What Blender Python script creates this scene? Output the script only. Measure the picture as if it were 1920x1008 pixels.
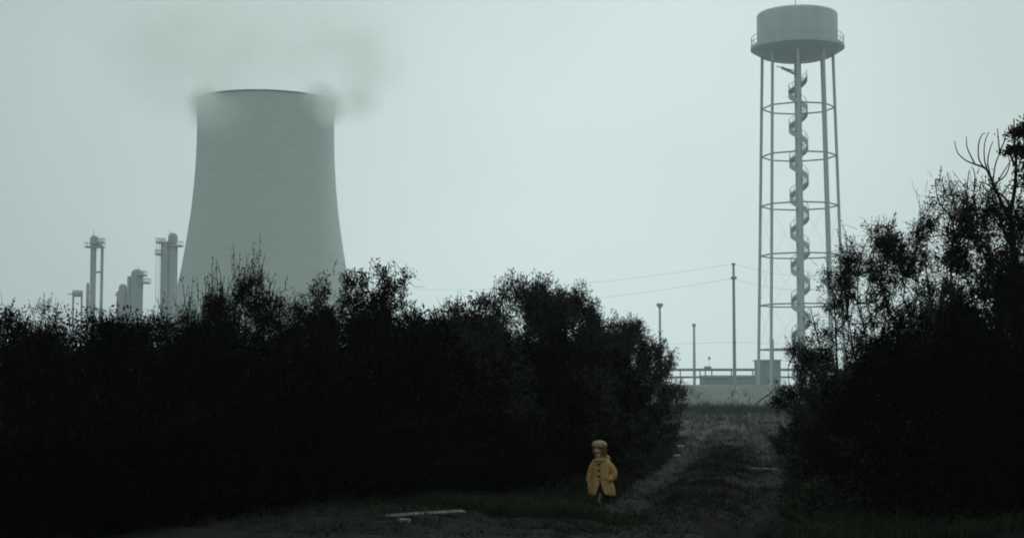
import bpy, math, random
import numpy as np
from mathutils import Vector
sc = bpy.context.scene
for o in list(bpy.data.objects): bpy.data.objects.remove(o)
C = sc.collection
R = math.radians
# ------------------------------------------------------------------ camera
F = 2980.0; PITCH = math.atan(218/F); CAMZ = 2.0
cam = bpy.data.objects.new('camera', bpy.data.cameras.new('camera')); C.objects.link(cam)
cam.location = (0, 0, CAMZ); cam.rotation_euler = (math.pi/2+PITCH, 0, 0)
cam.data.sensor_width = 36; cam.data.lens = F/1920*36
cam.data.clip_start = 0.3; cam.data.clip_end = 6000
sc.camera = cam
cP, sP = math.cos(PITCH), math.sin(PITCH)
def P(px, py, Y):
    u = (px-960)/F; v = (504-py)/F
    dy = cP - v*sP; dz = sP + v*cP
    k = Y/dy
    return np.array([u*k, Y, CAMZ+dz*k])
def G(px, py, z=0.0):
    u = (px-960)/F; v = (504-py)/F
    dy = cP - v*sP; dz = sP + v*cP
    k = (z-CAMZ)/dz
    return np.array([u*k, dy*k, z])
# ------------------------------------------------------------------ world / light / exposure
SUN_EL, SUN_AZ = R(38), R(28)      # ahead of the camera, to the right, behind cloud
sc.view_settings.view_transform = 'Standard'; sc.view_settings.look = 'None'
sc.view_settings.exposure = 0.0; sc.view_settings.gamma = 1
w = bpy.data.worlds.new('World'); sc.world = w; w.use_nodes = True
nt = w.node_tree; N = nt.nodes; L = nt.links; N.clear()
def nd(N, t, **k):
    n = N.new(t)
    for a, b in k.items(): setattr(n, a, b)
    return n
def mth(N, L, op, a, b=None, clamp=False):
    n = N.new('ShaderNodeMath'); n.operation = op; n.use_clamp = clamp
    for i, x in enumerate((a, b)):
        if x is None: continue
        if isinstance(x, (int, float)): n.inputs[i].default_value = x
        else: L.new(x, n.inputs[i])
    return n.outputs[0]
out = N.new('ShaderNodeOutputWorld'); bg = N.new('ShaderNodeBackground')
sky = nd(N, 'ShaderNodeTexSky', sky_type='NISHITA', sun_disc=False)
sky.sun_elevation = SUN_EL; sky.sun_rotation = SUN_AZ
sky.air_density = 2; sky.dust_density = 6; sky.ozone_density = 2
tc = N.new('ShaderNodeTexCoord'); sx = N.new('ShaderNodeSeparateXYZ'); L.new(tc.outputs['Generated'], sx.inputs[0])
# overcast dome: brightest low down in the direction of the hidden sun, unseen part overhead and behind set dimmer to shape the light
dot = nd(N, 'ShaderNodeVectorMath', operation='DOT_PRODUCT'); L.new(tc.outputs['Generated'], dot.inputs[0])
a = R(3); dot.inputs[1].default_value = (math.sin(a)*math.cos(R(6)), math.cos(a)*math.cos(R(6)), math.sin(R(6)))
rmp = N.new('ShaderNodeValToRGB'); L.new(mth(N, L, 'MULTIPLY_ADD', dot.outputs['Value'], 0.5), rmp.inputs[0])
rmp.inputs[0].links[0].from_node.inputs[2].default_value = 0.5
cr = rmp.color_ramp; cr.interpolation = 'B_SPLINE'
stops = [(0.0, .42), (0.5, .45), (0.80, .47), (0.93, .49), (0.966, .55), (0.986, .66), (1.0, .93)]
TINT = (0.83, 1.0, 1.0)
cr.elements[0].position = 0; cr.elements[1].position = 1
for p, v in stops[1:-1]: cr.elements.new(p)
for e, (p, v) in zip(cr.elements, stops): e.position = p; e.color = (v*TINT[0], v*TINT[1], v*TINT[2], 1)
ns = N.new('ShaderNodeTexNoise'); ns.inputs['Scale'].default_value = 3.2; ns.inputs['Detail'].default_value = 4; ns.inputs['Roughness'].default_value = .45
L.new(tc.outputs['Generated'], ns.inputs['Vector'])
cl = mth(N, L, 'MULTIPLY_ADD', ns.outputs['Fac'], 0.44); cl.node.inputs[2].default_value = 0.78
mul = nd(N, 'ShaderNodeMix', data_type='RGBA', blend_type='MULTIPLY'); mul.inputs[0].default_value = 1
L.new(rmp.outputs[0], mul.inputs[6]); cmb = N.new('ShaderNodeCombineColor')
for i in range(3): L.new(cl, cmb.inputs[i])
L.new(cmb.outputs[0], mul.inputs[7])
bg2 = N.new('ShaderNodeBackground'); L.new(mul.outputs[2], bg2.inputs[0]); bg2.inputs[1].default_value = 1.0
L.new(sky.outputs[0], bg.inputs[0]); bg.inputs[1].default_value = 0.05
mx = N.new('ShaderNodeMixShader'); mx.inputs[0].default_value = 0.94
L.new(bg.outputs[0], mx.inputs[1]); L.new(bg2.outputs[0], mx.inputs[2]); L.new(mx.outputs[0], out.inputs[0])
sun = bpy.data.objects.new('sun', bpy.data.lights.new('sun', 'SUN')); C.objects.link(sun)
sun.data.energy = 0.9; sun.data.angle = R(20); sun.data.color = (.93, 1, .95)
sd = Vector((math.sin(SUN_AZ)*math.cos(SUN_EL), math.cos(SUN_AZ)*math.cos(SUN_EL), math.sin(SUN_EL)))
sun.rotation_euler = sd.to_track_quat('Z', 'Y').to_euler(); sun.location = (0, 0, 60)
cy = sc.cycles
cy.max_bounces = 10; cy.diffuse_bounces = 2; cy.glossy_bounces = 1; cy.transmission_bounces = 1; cy.volume_bounces = 8
cy.transparent_max_bounces = 6; cy.volume_max_steps = 128; cy.volume_step_rate = 1
cy.use_denoising = True; cy.pixel_filter_type = 'BLACKMAN_HARRIS'; cy.filter_width = 1.9

# ------------------------------------------------------------------ helpers
def tag(o, label=None, cat=None, group=None, kind=None):
    if label: o['label'] = label
    if cat: o['category'] = cat
    if group: o['group'] = group
    if kind: o['kind'] = kind
    return o
def empty(name, loc, label=None, cat=None, group=None, rz=0):
    o = bpy.data.objects.new(name, None); C.objects.link(o); o.location = loc; o.rotation_euler[2] = rz
    o.empty_display_size = .3
    return tag(o, label, cat, group)
def npmesh(name, V, Fc, mat, smooth=False):
    """V (n,3); Fc list of (m,k) index arrays"""
    me = bpy.data.meshes.new(name)
    V = np.asarray(V, dtype=np.float32)
    if not isinstance(Fc, list): Fc = [Fc]
    Fc = [np.asarray(f, dtype=np.int32) for f in Fc if len(f)]
    me.vertices.add(len(V)); me.vertices.foreach_set('co', V.ravel())
    idx = np.concatenate([f.ravel() for f in Fc]); tot = np.concatenate([np.full(len(f), f.shape[1]) for f in Fc])
    st = np.concatenate([[0], np.cumsum(tot)[:-1]])
    me.loops.add(len(idx)); me.loops.foreach_set('vertex_index', idx)
    me.polygons.add(len(tot)); me.polygons.foreach_set('loop_start', st.astype(np.int32)); me.polygons.foreach_set('loop_total', tot.astype(np.int32))
    me.polygons.foreach_set('use_smooth', np.full(len(tot), smooth))
    me.update(calc_edges=True); me.validate()
    if mat: me.materials.append(mat)
    return me
def link(name, me, parent=None, loc=None):
    o = bpy.data.objects.new(name, me); C.objects.link(o)
    if parent: o.parent = parent
    if loc is not None: o.location = loc
    return o
class MB:
    def __init__(s): s.v = []; s.f = []
    def add(s, vs, fs):
        n = len(s.v); s.v += [tuple(map(float, v)) for v in vs]; s.f += [tuple(i+n for i in f) for f in fs]; return s
    def box(s, c, d, rz=0):
        cx, cy_, cz = c; x, y, z = [q/2 for q in d]; ca, sa = math.cos(rz), math.sin(rz)
        vs = [(cx+a*x*ca-b*y*sa, cy_+a*x*sa+b*y*ca, cz+e*z) for a in (-1, 1) for b in (-1, 1) for e in (-1, 1)]
        return s.add(vs, [(0,1,3,2),(4,6,7,5),(0,4,5,1),(2,3,7,6),(0,2,6,4),(1,5,7,3)])
    def tube(s, pts, r, n=8, cap=True):
        pts = [Vector(p) for p in pts]; k = len(pts)
        rs = r if isinstance(r, (list, tuple)) else [r]*k
        vs = []; up = None
        for i, p in enumerate(pts):
            t = (pts[min(i+1, k-1)]-pts[max(i-1, 0)]).normalized()
            if up is None: up = t.orthogonal().normalized()
            up = (up - t*up.dot(t)); up = up.normalized() if up.length > 1e-6 else t.orthogonal().normalized()
            b = t.cross(up)
            for j in range(n):
                q = 2*math.pi*j/n; vs.append(p+(up*math.cos(q)+b*math.sin(q))*rs[i])
        fs = [(i*n+j, i*n+(j+1)%n, (i+1)*n+(j+1)%n, (i+1)*n+j) for i in range(k-1) for j in range(n)]
        if cap: fs += [tuple(range(n))[::-1], tuple((k-1)*n+j for j in range(n))]
        return s.add(vs, fs)
    def lathe(s, prof, c=(0, 0, 0), n=32, cap=(True, True)):
        vs = [(c[0]+r*math.cos(2*math.pi*j/n), c[1]+r*math.sin(2*math.pi*j/n), c[2]+z) for r, z in prof for j in range(n)]
        k = len(prof)
        fs = [(i*n+j, i*n+(j+1)%n, (i+1)*n+(j+1)%n, (i+1)*n+j) for i in range(k-1) for j in range(n)]
        if cap[0]: fs.append(tuple(range(n))[::-1])
        if cap[1]: fs.append(tuple((k-1)*n+j for j in range(n)))
        return s.add(vs, fs)
    def build(s, name, mat, parent=None, smooth=False, loc=None):
        me = bpy.data.meshes.new(name); me.from_pydata(s.v, [], s.f); me.update()
        if smooth:
            me.shade_smooth() if hasattr(me, 'shade_smooth') else None
            try: me.set_sharp_from_angle(angle=R(40))
            except Exception: pass
        me.materials.append(mat); return link(name, me, parent, loc)
def pmat(name, c1, c2=None, scale=3, rough=.85, spec=.25, metal=0, stretch=(1, 1, 1), detail=4, bump=0, bscale=20, island=False, bdist=.02, coord='Object'):
    m = bpy.data.materials.new(name); m.use_nodes = True; N = m.node_tree.nodes; L = m.node_tree.links
    b = N['Principled BSDF']; b.inputs['Roughness'].default_value = rough; b.inputs['Metallic'].default_value = metal
    b.inputs['Specular IOR Level'].default_value = 0 if island else spec
    c2 = c2 or c1
    t = N.new('ShaderNodeTexCoord'); mp = N.new('ShaderNodeMapping'); mp.inputs['Scale'].default_value = stretch
    L.new(t.outputs[coord], mp.inputs[0])
    mix = nd(N, 'ShaderNodeMix', data_type='RGBA'); mix.inputs[6].default_value = (*c1, 1); mix.inputs[7].default_value = (*c2, 1)
    if island:
        g = N.new('ShaderNodeNewGeometry'); L.new(g.outputs['Random Per Island'], mix.inputs[0])
    else:
        n = N.new('ShaderNodeTexNoise'); n.inputs['Scale'].default_value = scale; n.inputs['Detail'].default_value = detail
        L.new(mp.outputs[0], n.inputs['Vector'])
        mr = N.new('ShaderNodeMapRange'); mr.inputs[1].default_value = .35; mr.inputs[2].default_value = .65
        L.new(n.outputs['Fac'], mr.inputs[0]); L.new(mr.outputs[0], mix.inputs[0])
    L.new(mix.outputs[2], b.inputs['Base Color'])
    if bump:
        n2 = N.new('ShaderNodeTexNoise'); n2.inputs['Scale'].default_value = bscale; n2.inputs['Detail'].default_value = 6
        L.new(mp.outputs[0], n2.inputs['Vector'])
        bp = N.new('ShaderNodeBump'); bp.inputs['Strength'].default_value = bump; bp.inputs['Distance'].default_value = bdist
        L.new(n2.outputs['Fac'], bp.inputs['Height']); L.new(bp.outputs[0], b.inputs['Normal'])
    return m
M = {}
M['concrete'] = pmat('concrete', (.53, .58, .56), (.575, .625, .60), scale=.12, detail=9, stretch=(1, 1, 8), bump=.3, bscale=1.1, bdist=.5)
M['concrete_dark'] = pmat('concrete_dark', (.2, .21, .2), (.28, .29, .28), scale=.2)
M['tank_paint'] = pmat('tank_paint', (.58, .67, .65), (.70, .76, .73), scale=.7, stretch=(1, 1, .25), rough=.6)
M['tower_steel'] = pmat('tower_steel', (.58, .68, .69), (.66, .73, .73), scale=.9, stretch=(1, 1, .2), rough=.55)
M['thin_steel'] = pmat('thin_steel', (.45, .5, .5), (.6, .64, .62), scale=2, rough=.6)
M['plant_steel'] = pmat('plant_steel', (.40, .46, .48), (.50, .54, .54), scale=.3, rough=.6)
M['pale_steel'] = pmat('pale_steel', (.4, .43, .43), (.5, .52, .52), scale=.3, rough=.6)
M['pole_wood'] = pmat('pole_wood', (.52, .57, .55), (.62, .65, .63), scale=2, stretch=(4, 4, .4))
M['white_paint'] = pmat('white_paint', (.34, .36, .34), (.20, .21, .20), scale=8, rough=.7)
M['plank_wood'] = pmat('plank_wood', (.05, .053, .05), (.15, .155, .145), scale=5, stretch=(1, 6, 6))
M['guard_white'] = pmat('guard_white', (.75, .78, .75), (.6, .62, .6), scale=4)
M['wall_blue'] = pmat('wall_blue', (.34, .41, .43), (.42, .48, .48), scale=.3, stretch=(1, 1, 3))
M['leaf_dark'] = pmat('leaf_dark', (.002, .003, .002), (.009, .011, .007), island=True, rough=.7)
M['leaf_olive'] = pmat('leaf_olive', (.011, .015, .010), (.085, .09, .066), island=True, rough=.7)
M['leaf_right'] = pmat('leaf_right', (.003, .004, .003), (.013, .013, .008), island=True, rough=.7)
M['leaf_verge'] = pmat('leaf_verge', (.014, .018, .011), (.10, .107, .07), island=True)
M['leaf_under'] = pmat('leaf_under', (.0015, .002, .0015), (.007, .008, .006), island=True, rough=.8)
M['leaf_pale'] = pmat('leaf_pale', (.05, .055, .045), (.10, .10, .085), island=True, rough=.8)
M['bark'] = pmat('bark', (.006, .006, .006), (.016, .015, .013), spec=.02, scale=6, stretch=(1, 1, .2))
M['bark_grey'] = pmat('bark_grey', (.05, .052, .05), (.09, .09, .085), scale=6, stretch=(1, 1, .2))
M['grass'] = pmat('grass', (.012, .015, .009), (.058, .063, .038), island=True, rough=.8)
M['weed'] = pmat('weed', (.010, .013, .009), (.050, .050, .038), island=True, rough=.8)

# ------------------------------------------------------------------ ground
rg = np.random.default_rng(4)
def lattice(seed, n=256):
    return np.random.default_rng(seed).random((n, n))
LT = [lattice(i) for i in range(6)]
def noise2(x, y, s, k=0):
    t = LT[k]; n = t.shape[0]; x = np.asarray(x)/s+37.3; y = np.asarray(y)/s+11.7
    xi = np.floor(x).astype(int); yi = np.floor(y).astype(int); fx = x-xi; fy = y-yi
    fx = fx*fx*(3-2*fx); fy = fy*fy*(3-2*fy)
    a = t[xi % n, yi % n]; b = t[(xi+1) % n, yi % n]; c = t[xi % n, (yi+1) % n]; d = t[(xi+1) % n, (yi+1) % n]
    return (a*(1-fx)+b*fx)*(1-fy)+(c*(1-fx)+d*fx)*fy-.5
TY = np.array([0, 12, 21, 27, 38, 47, 60, 76, 110, 139, 400]); TX = np.array([-.3, .9, 2.15, 3.1, 4.95, 6.3, 8.1, 10.3, 14.5, 18.0, 52])
def tcx(y): return np.interp(y, TY, TX)
HOLE = G(1384, 984); CHILD = G(1124, 940)
def sstep(a, b, x):
    t = np.clip((x-a)/(b-a), 0, 1); return t*t*(3-2*t)
def gz(x, y):
    x = np.asarray(x, float); y = np.asarray(y, float)
    d = x-tcx(y)
    z = .10*noise2(x, y, 2.3, 0)+.11*noise2(x, y, .8, 1)+.08*noise2(x, y, .28, 2)
    wob = .25*noise2(x*0, y, 3.0, 3)
    rut = np.exp(-((np.abs(d+wob)-1.0)/.38)**2)
    z = z*(1-.35*rut)-.13*rut*sstep(12, 18, y)+.05*np.exp(-(d/.45)**2)
    z = z+.35*sstep(2.0, 4.2, np.abs(d))*sstep(14, 22, y)*(1-sstep(50, 75, y))*.6
    near = 1-sstep(120, 135, y)
    hx, hy = HOLE[0], HOLE[1]
    h = np.exp(-(((x-hx+.1*noise2(x, y, .5, 4))/.8)**2+((y-hy)/1.9)**2)**2)
    z = z-.42*h
    zz = z*near
    dyk = 2.06*sstep(139, 149, y)*(1-sstep(153, 163, y))
    dyk = dyk*(1+.02*noise2(x, y, 6, 5))
    return zz+dyk
def axis(parts):
    o = []
    for a, b, s in parts: o += list(np.arange(a, b, s))
    return np.array(o+[parts[-1][1]])
xs = axis([(-900, -100, 50), (-100, -20, 6), (-20, -8, .6), (-8, 0, .2), (0, 11, .07), (11, 24, .3), (24, 100, 4), (100, 900, 50)])
ys = axis([(-200, 0, 20), (0, 14, 1), (14, 34, .09), (34, 50, .16), (50, 80, .4), (80, 138, 1.2), (138, 165, .8), (165, 300, 12), (300, 1100, 50)])
X, Y = np.meshgrid(xs, ys); Z = gz(X, Y)
nx, ny = len(xs), len(ys)
ii = (np.arange(ny-1)[:, None]*nx+np.arange(nx-1)[None, :]).ravel()
me = npmesh('ground', np.stack([X, Y, Z], -1).reshape(-1, 3), np.stack([ii, ii+1, ii+nx+1, ii+nx], 1), None, True)
d = X-tcx(Y)
path = np.clip(np.exp(-((np.abs(d+.35*noise2(X*0, Y, 2.0, 3))-1.0)/.5)**2)*1.1+noise2(X, Y, .9, 4)*1.1+noise2(X, Y, .35, 5)*1.1-.12, 0, 1)
path = path*(1-sstep(60, 100, Y))+.35*sstep(60, 100, Y)
nearsoil = sstep(29, 24, Y)*sstep(-4, 1.0, X)*(1-sstep(1.8, 2.6, d))
path = np.clip(np.maximum(path, nearsoil*(.30+1.3*noise2(X, Y, 1.1, 2)+.9*noise2(X, Y, .33, 1))), 0, 1)
dyke_fade = .30*sstep(42, 85, Y)*(1+.8*noise2(X, Y, 3.5, 2))+.70*sstep(134, 141, Y)  # far field paled toward the dyke colour, haze fade put into the ground
hx, hy = HOLE[0], HOLE[1]
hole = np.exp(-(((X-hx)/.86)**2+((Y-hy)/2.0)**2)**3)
col = np.stack([path, dyke_fade, hole, np.ones_like(path)], -1).reshape(-1, 4).astype(np.float32)
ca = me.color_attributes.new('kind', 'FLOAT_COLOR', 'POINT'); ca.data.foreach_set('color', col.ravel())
m = bpy.data.materials.new('ground'); m.use_nodes = True; N = m.node_tree.nodes; L = m.node_tree.links
b = N['Principled BSDF']; b.inputs['Roughness'].default_value = .8; b.inputs['Specular IOR Level'].default_value = .06
at = nd(N, 'ShaderNodeAttribute', attribute_name='kind'); sp = N.new('ShaderNodeSeparateColor'); L.new(at.outputs['Color'], sp.inputs[0])
t = N.new('ShaderNodeTexCoord')
def nz(scale, det=6, ro=.6):
    n = N.new('ShaderNodeTexNoise'); n.inputs['Scale'].default_value = scale; n.inputs['Detail'].default_value = det; n.inputs['Roughness'].default_value = ro
    L.new(t.outputs['Object'], n.inputs['Vector']); mr = N.new('ShaderNodeMapRange'); mr.inputs[1].default_value = .32; mr.inputs[2].default_value = .68
    L.new(n.outputs['Fac'], mr.inputs[0]); return mr.outputs[0], n
def mixc(fac, a, b_):
    mm = nd(N, 'ShaderNodeMix', data_type='RGBA')
    L.new(fac, mm.inputs[0])
    for i, x in ((6, a), (7, b_)):
        if isinstance(x, tuple): mm.inputs[i].default_value = (*x, 1)
        else: L.new(x, mm.inputs[i])
    return mm.outputs[2]
n1, n1n = nz(3.0); n2, _ = nz(.25); n3, _ = nz(1.2)
turf = mixc(n1, (.003, .004, .003), (.015, .018, .013))
soil = mixc(n1, (.002, .003, .0035), (.030, .037, .040))
base = mixc(sp.outputs[0], turf, soil)
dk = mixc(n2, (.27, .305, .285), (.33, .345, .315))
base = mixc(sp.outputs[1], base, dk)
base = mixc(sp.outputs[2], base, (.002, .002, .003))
n5, _ = nz(7.0, 8, .75); n6, _ = nz(2.1, 5, .6)
mot = nd(N, 'ShaderNodeMix', data_type='RGBA', blend_type='MULTIPLY'); mot.inputs[0].default_value = 1; L.new(base, mot.inputs[6])
L.new(mixc(mth(N, L, 'MULTIPLY', mth(N, L, 'ADD', n5, n6), .5), (.05, .05, .05), (1.5, 1.5, 1.5)), mot.inputs[7])
for l_ in list(N[-1].inputs[0].links) if False else []: pass
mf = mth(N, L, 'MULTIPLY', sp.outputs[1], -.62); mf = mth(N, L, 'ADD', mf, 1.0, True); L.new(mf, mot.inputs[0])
base = mot.outputs[2]
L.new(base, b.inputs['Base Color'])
bp = N.new('ShaderNodeBump'); bp.inputs['Strength'].default_value = .8; bp.inputs['Distance'].default_value = .06
nb = N.new('ShaderNodeTexNoise'); nb.inputs['Scale'].default_value = 6; nb.inputs['Detail'].default_value = 8; nb.inputs['Roughness'].default_value = .7
L.new(t.outputs['Object'], nb.inputs['Vector']); L.new(nb.outputs['Fac'], bp.inputs['Height']); L.new(bp.outputs[0], b.inputs['Normal'])
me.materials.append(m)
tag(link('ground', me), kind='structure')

# ------------------------------------------------------------------ cooling tower
TYD = 573.0; k = TYD/F
tb = P(496, 504, TYD); cx = tb[0]
def zt(py): return P(496, py, TYD)[2]
prof = [(zt(y), r*k) for y, r in ((192, 130), (215, 128.6), (250, 128.2), (300, 129.4), (350, 132.5), (400, 137.5), (450, 144.5), (500, 152.5), (560, 165), (620, 179), (680, 195))]
ct = empty('cooling_tower', (cx, TYD, 0), 'huge grey concrete cooling tower with steam spilling over its rim, behind the left hedge', 'cooling tower')
mb = MB(); n = 96
zs = np.array([p[0] for p in prof]); rr = np.array([p[1] for p in prof])
zf = np.linspace(zs.min(), zs.max(), 40); rf = np.interp(zf, zs[::-1], rr[::-1])
pr = [(r, z) for r, z in zip(rf, zf)]
pr2 = pr+[(r-.9, z) for r, z in pr[::-1]]
pr2.append(pr2[0])
mb.lathe(pr2, n=n, cap=(False, False)); mb.build('shell', M['concrete'], ct, True)
mb = MB(); zr = zs.max(); mb.lathe([(rf[-1]+.02, zr-.5), (rf[-1]+.3, zr-.45), (rf[-1]+.3, zr+.1), (rf[-1]-.9, zr+.12), (rf[-1]-.9, zr-.5), (rf[-1]+.02, zr-.5)], n=n, cap=(False, False))
mb.build('rim', M['concrete_dark'], ct, True)
r0 = rf[0]-.5; z0 = zf[0]
for j in range(36):
    mb = MB(); a = 2*math.pi*j/36; a2 = a+math.pi/36; a3 = a-math.pi/36
    for q in (a2, a3): mb.tube([((r0+1.5)*math.cos(a), (r0+1.5)*math.sin(a), 0), (r0*math.cos(q), r0*math.sin(q), z0+.3)], .45, 6)
    mb.build('support_column', M['concrete'], ct)

# ------------------------------------------------------------------ refinery columns, far left
RY = 450.0; kr = RY/F
def RP(px, py, dy=0): p = P(px, py, RY); return (p[0], RY+dy, p[2])
def ladder(mb, x, z0, z1, y, wd=.35):
    for s in (-1, 1): mb.tube([(x+s*wd, y, z0), (x+s*wd, y, z1)], .06, 5)
    for q in np.arange(z0, z1, 1.0): mb.box((x, y, q), (2*wd, .06, .06))
def railing(mb, c, r, z, n=10, h=1.1):
    for zz in (z+h*.5, z+h): mb.tube([(c[0]+r*math.cos(2*math.pi*j/n), c[1]+r*math.sin(2*math.pi*j/n), zz) for j in range(n+1)], .028, 4)
    for j in range(n): mb.tube([(c[0]+r*math.cos(2*math.pi*j/n), c[1]+r*math.sin(2*math.pi*j/n), z), (c[0]+r*math.cos(2*math.pi*j/n), c[1]+r*math.sin(2*math.pi*j/n), z+h)], .028, 4)
def vessel(name, cxp, wpx, topy, label, cat, extra, group=None, mat='plant_steel'):
    p = RP(cxp, 722); x0 = p[0]; e = empty(name, (x0, RY, 0), label, cat, group)
    r = wpx/2*kr; zt_ = RP(cxp, topy)[2]
    mb = MB(); mb.lathe([(r*1.15, 0), (r*1.15, 1), (r, 1.2), (r, zt_-r*1.2), (r*.9, zt_-r*.5), (r*.55, zt_-r*.12), (r*.12, zt_)], n=20); mb.build('shell', M[mat], e, True)
    for kind, a in extra:
        z = lambda y: RP(cxp, y)[2]
        xx = lambda q: RP(q, 722)[0]-x0
        if kind == 'platform':
            xa, xb, y = a; mb = MB(); mb.box(((xx(xa)+xx(xb))/2, 0, z(y)), (xx(xb)-xx(xa), 2*r+1.4, .35)); mb.build('platform', M['plant_steel'], e)
            mb = MB()
            for q in np.linspace(xx(xa), xx(xb), 7):
                for yy in (-r-.6, r+.6): mb.box((q, yy, z(y)+.65), (.09, .09, 1.1))
            for yy in (-r-.6, r+.6): mb.box(((xx(xa)+xx(xb))/2, yy, z(y)+1.2), (xx(xb)-xx(xa), .1, .1))
            for q in (xx(xa), xx(xb)): mb.box((q, 0, z(y)+1.2), (.1, 2*r+1.3, .12))
            mb.build('railing', M['plant_steel'], e)
        elif kind == 'pipe':
            xa, y0, y1, w_ = a; mb = MB(); mb.tube([(xx(xa), 0, z(y1)), (xx(xa), 0, z(y0)+w_), (xx(xa)*.8, 0, z(y0)+w_*1.3), (0, 0, z(y0)+w_*1.3)], w_, 10); mb.build('pipe', M['pale_steel'], e, True)
        elif kind == 'ladder':
            xa, y0, y1 = a; mb = MB(); ladder(mb, xx(xa), z(y1), z(y0), -r*.5, .45); mb.build('ladder', M['pale_steel'], e)
        elif kind == 'spike':
            xa, y0, y1 = a; mb = MB(); mb.tube([(xx(xa), 0, z(y1)), (xx(xa), 0, z(y0))], [.16, .06], 6); mb.build('vent_pipe', M['plant_steel'], e)
        elif kind == 'head':
            xa, w_, y0, y1 = a; mb = MB(); q = w_/2*kr; mb.lathe([(q, z(y1)), (q, z(y0)-q*.7), (q*.6, z(y0)-q*.15), (q*.1, z(y0))], c=(xx(xa), 0, 0), n=16); mb.build('cap', M['plant_steel'], e, True)
        elif kind == 'bracket':
            xa, xb, y = a; mb = MB(); mb.box(((xx(xa)+xx(xb))/2, 0, z(y)), (abs(xx(xb)-xx(xa)), .5, .5)); mb.build('bracket', M['plant_steel'], e)
    return e
vessel('distillation_column', 170.5, 11, 443, 'slender steel distillation column with a top platform and a side pipe, leftmost on the skyline', 'industrial column',
       [('head', (171, 15, 441, 459)), ('platform', (156, 190, 463)), ('platform', (177, 190, 455)), ('pipe', (187, 464, 700, .42)), ('bracket', (171, 187, 510)), ('spike', (170, 431, 443)), ('ladder', (176.5, 441, 470))])
vessel('vent_stack', 161, 5.5, 530, 'short thin stack close against the slender distillation column', 'stack', [('bracket', (161, 168, 548))], mat='pale_steel')
vessel('storage_vessel', 253.5, 23, 504, 'squat domed steel vessel with a stub platform on its right, between the columns', 'vessel',
       [('head', (239, 8, 517, 700)), ('platform', (262, 276, 530)), ('platform', (257, 269, 516)), ('spike', (256, 500, 506))])
vessel('conical_vessel', 227, 15, 532, 'low pointed steel vessel just left of the squat domed one', 'vessel', [('head', (219, 7, 545, 700)), ('bracket', (213, 236, 552))], mat='pale_steel')
vessel('distillation_column', 306, 17, 452, 'wider, lower one of the two steel columns joined beside the cooling tower, with caged ladder', 'industrial column',
       [('ladder', (293, 450, 700)), ('platform', (289, 300, 477)), ('platform', (290, 304, 455)), ('spike', (303, 447, 455))])
vessel('distillation_column', 320, 15, 445, 'taller steel column with a knobbed head nearest the cooling tower', 'industrial column',
       [('head', (320, 18, 436, 455)), ('platform', (312, 338, 461)), ('spike', (314, 430, 445)), ('pipe', (327, 463, 700, .35))])
vessel('exhaust_pipe', 328.6, 4, 532, 'short dark exhaust pipe standing in front of the cooling tower foot', 'pipe', [('bracket', (322, 329, 560))])
# raised drum on legs
p0 = RP(142, 722); e = empty('raised_tank', (p0[0], RY, 0), 'small dark horizontal tank raised on a thin steel frame, left of the columns', 'tank')
zc = RP(142, 550)[2]
mb = MB(); rq = .95; mb.tube([(-1.5, 0, zc), (-1.3, 0, zc), (1.3, 0, zc), (1.5, 0, zc)], [.3, rq, rq, .3], 14); mb.build('drum', M['plant_steel'], e, True)
for sx_ in (-1, 1):
    mb = MB(); mb.tube([(sx_*1.2-.3*0, .5, 0), (sx_*1.2, .5, zc-.4)], .16, 6); mb.tube([(sx_*1.2, -.5, 0), (sx_*1.2, -.5, zc-.4)], .16, 6); mb.build('leg', M['pale_steel'], e)
mb = MB(); mb.box((-1.6, 0, zc-.1), (2.4, .3, .25)); mb.build('outlet_pipe', M['pale_steel'], e)

# ------------------------------------------------------------------ water tower
WY = 172.0; kw = WY/F
wc = P(1501, 700, WY); WX = P(1500.5, 504, WY)[0]
def wz(py): return P(1500, py, WY)[2]
wt = empty('water_tower', (WX, WY, 0), 'tall grey water tower with a drum tank, slender legs and a spiral stair', 'water tower')
zt0 = wz(26); zb0 = wz(88); zr0 = wz(91)
rT = 76*kw; rG = 88*kw
mb = MB(); mb.lathe([(rT, zb0-.1), (rT, zt0-.35), (rT*.985, zt0-.12), (rT*.94, zt0+.03), (rT*.5, zt0+.28), (rT*.05, zt0+.4)], n=64, cap=(True, True)); mb.build('tank', M['tank_paint'], wt, True)
mb = MB(); mb.lathe([(rT+.02, zr0+.25), (rG, zr0+.2), (rG, zr0-.12), (66*kw, wz(106)), (50*kw, wz(110.5)), (.3, wz(111.5))], n=64, cap=(False, True)); mb.build('gallery', M['tower_steel'], wt, True)
mb = MB(); railing(mb, (0, 0), rG-.08, zr0+.2, 32, 1.05); mb.v = mb.v; mb.build('railing', M['tower_steel'], wt)
mb = MB(); mb.tube([(0, 0, 0), (0, 0, wz(108))], [.42, .38], 20); mb.build('centre_column', M['tower_steel'], wt, True)
mb = MB(); mb.tube([(-.15, 0, zt0+.2), (-.15, 0, wz(-12))], [.06, .03], 6); mb.build('lightning_rod', M['thin_steel'], wt)
zl = wz(105); rt_, rb_ = 66*kw, 81*kw
def lr(z): return rb_+(rt_-rb_)*z/zl
for j in range(8):
    a = R(-9.3+45*j); mb = MB(); mb.tube([(rb_*math.cos(a), rb_*math.sin(a), 0), (rt_*math.cos(a), rt_*math.sin(a), zl+.3)], .17, 10); mb.build('leg', M['tower_steel'], wt, True)
for y in (203, 293, 386, 479, 572, 655):
    z = wz(y); q = lr(z); mb = MB()
    mb.tube([(q*math.cos(R(-9.3+45*j)), q*math.sin(R(-9.3+45*j)), z) for j in range(9)], .085, 6)
    mb.build('brace_ring', M['thin_steel'], wt)
lv = [wz(y) for y in (386, 479, 572, 655)]
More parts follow.
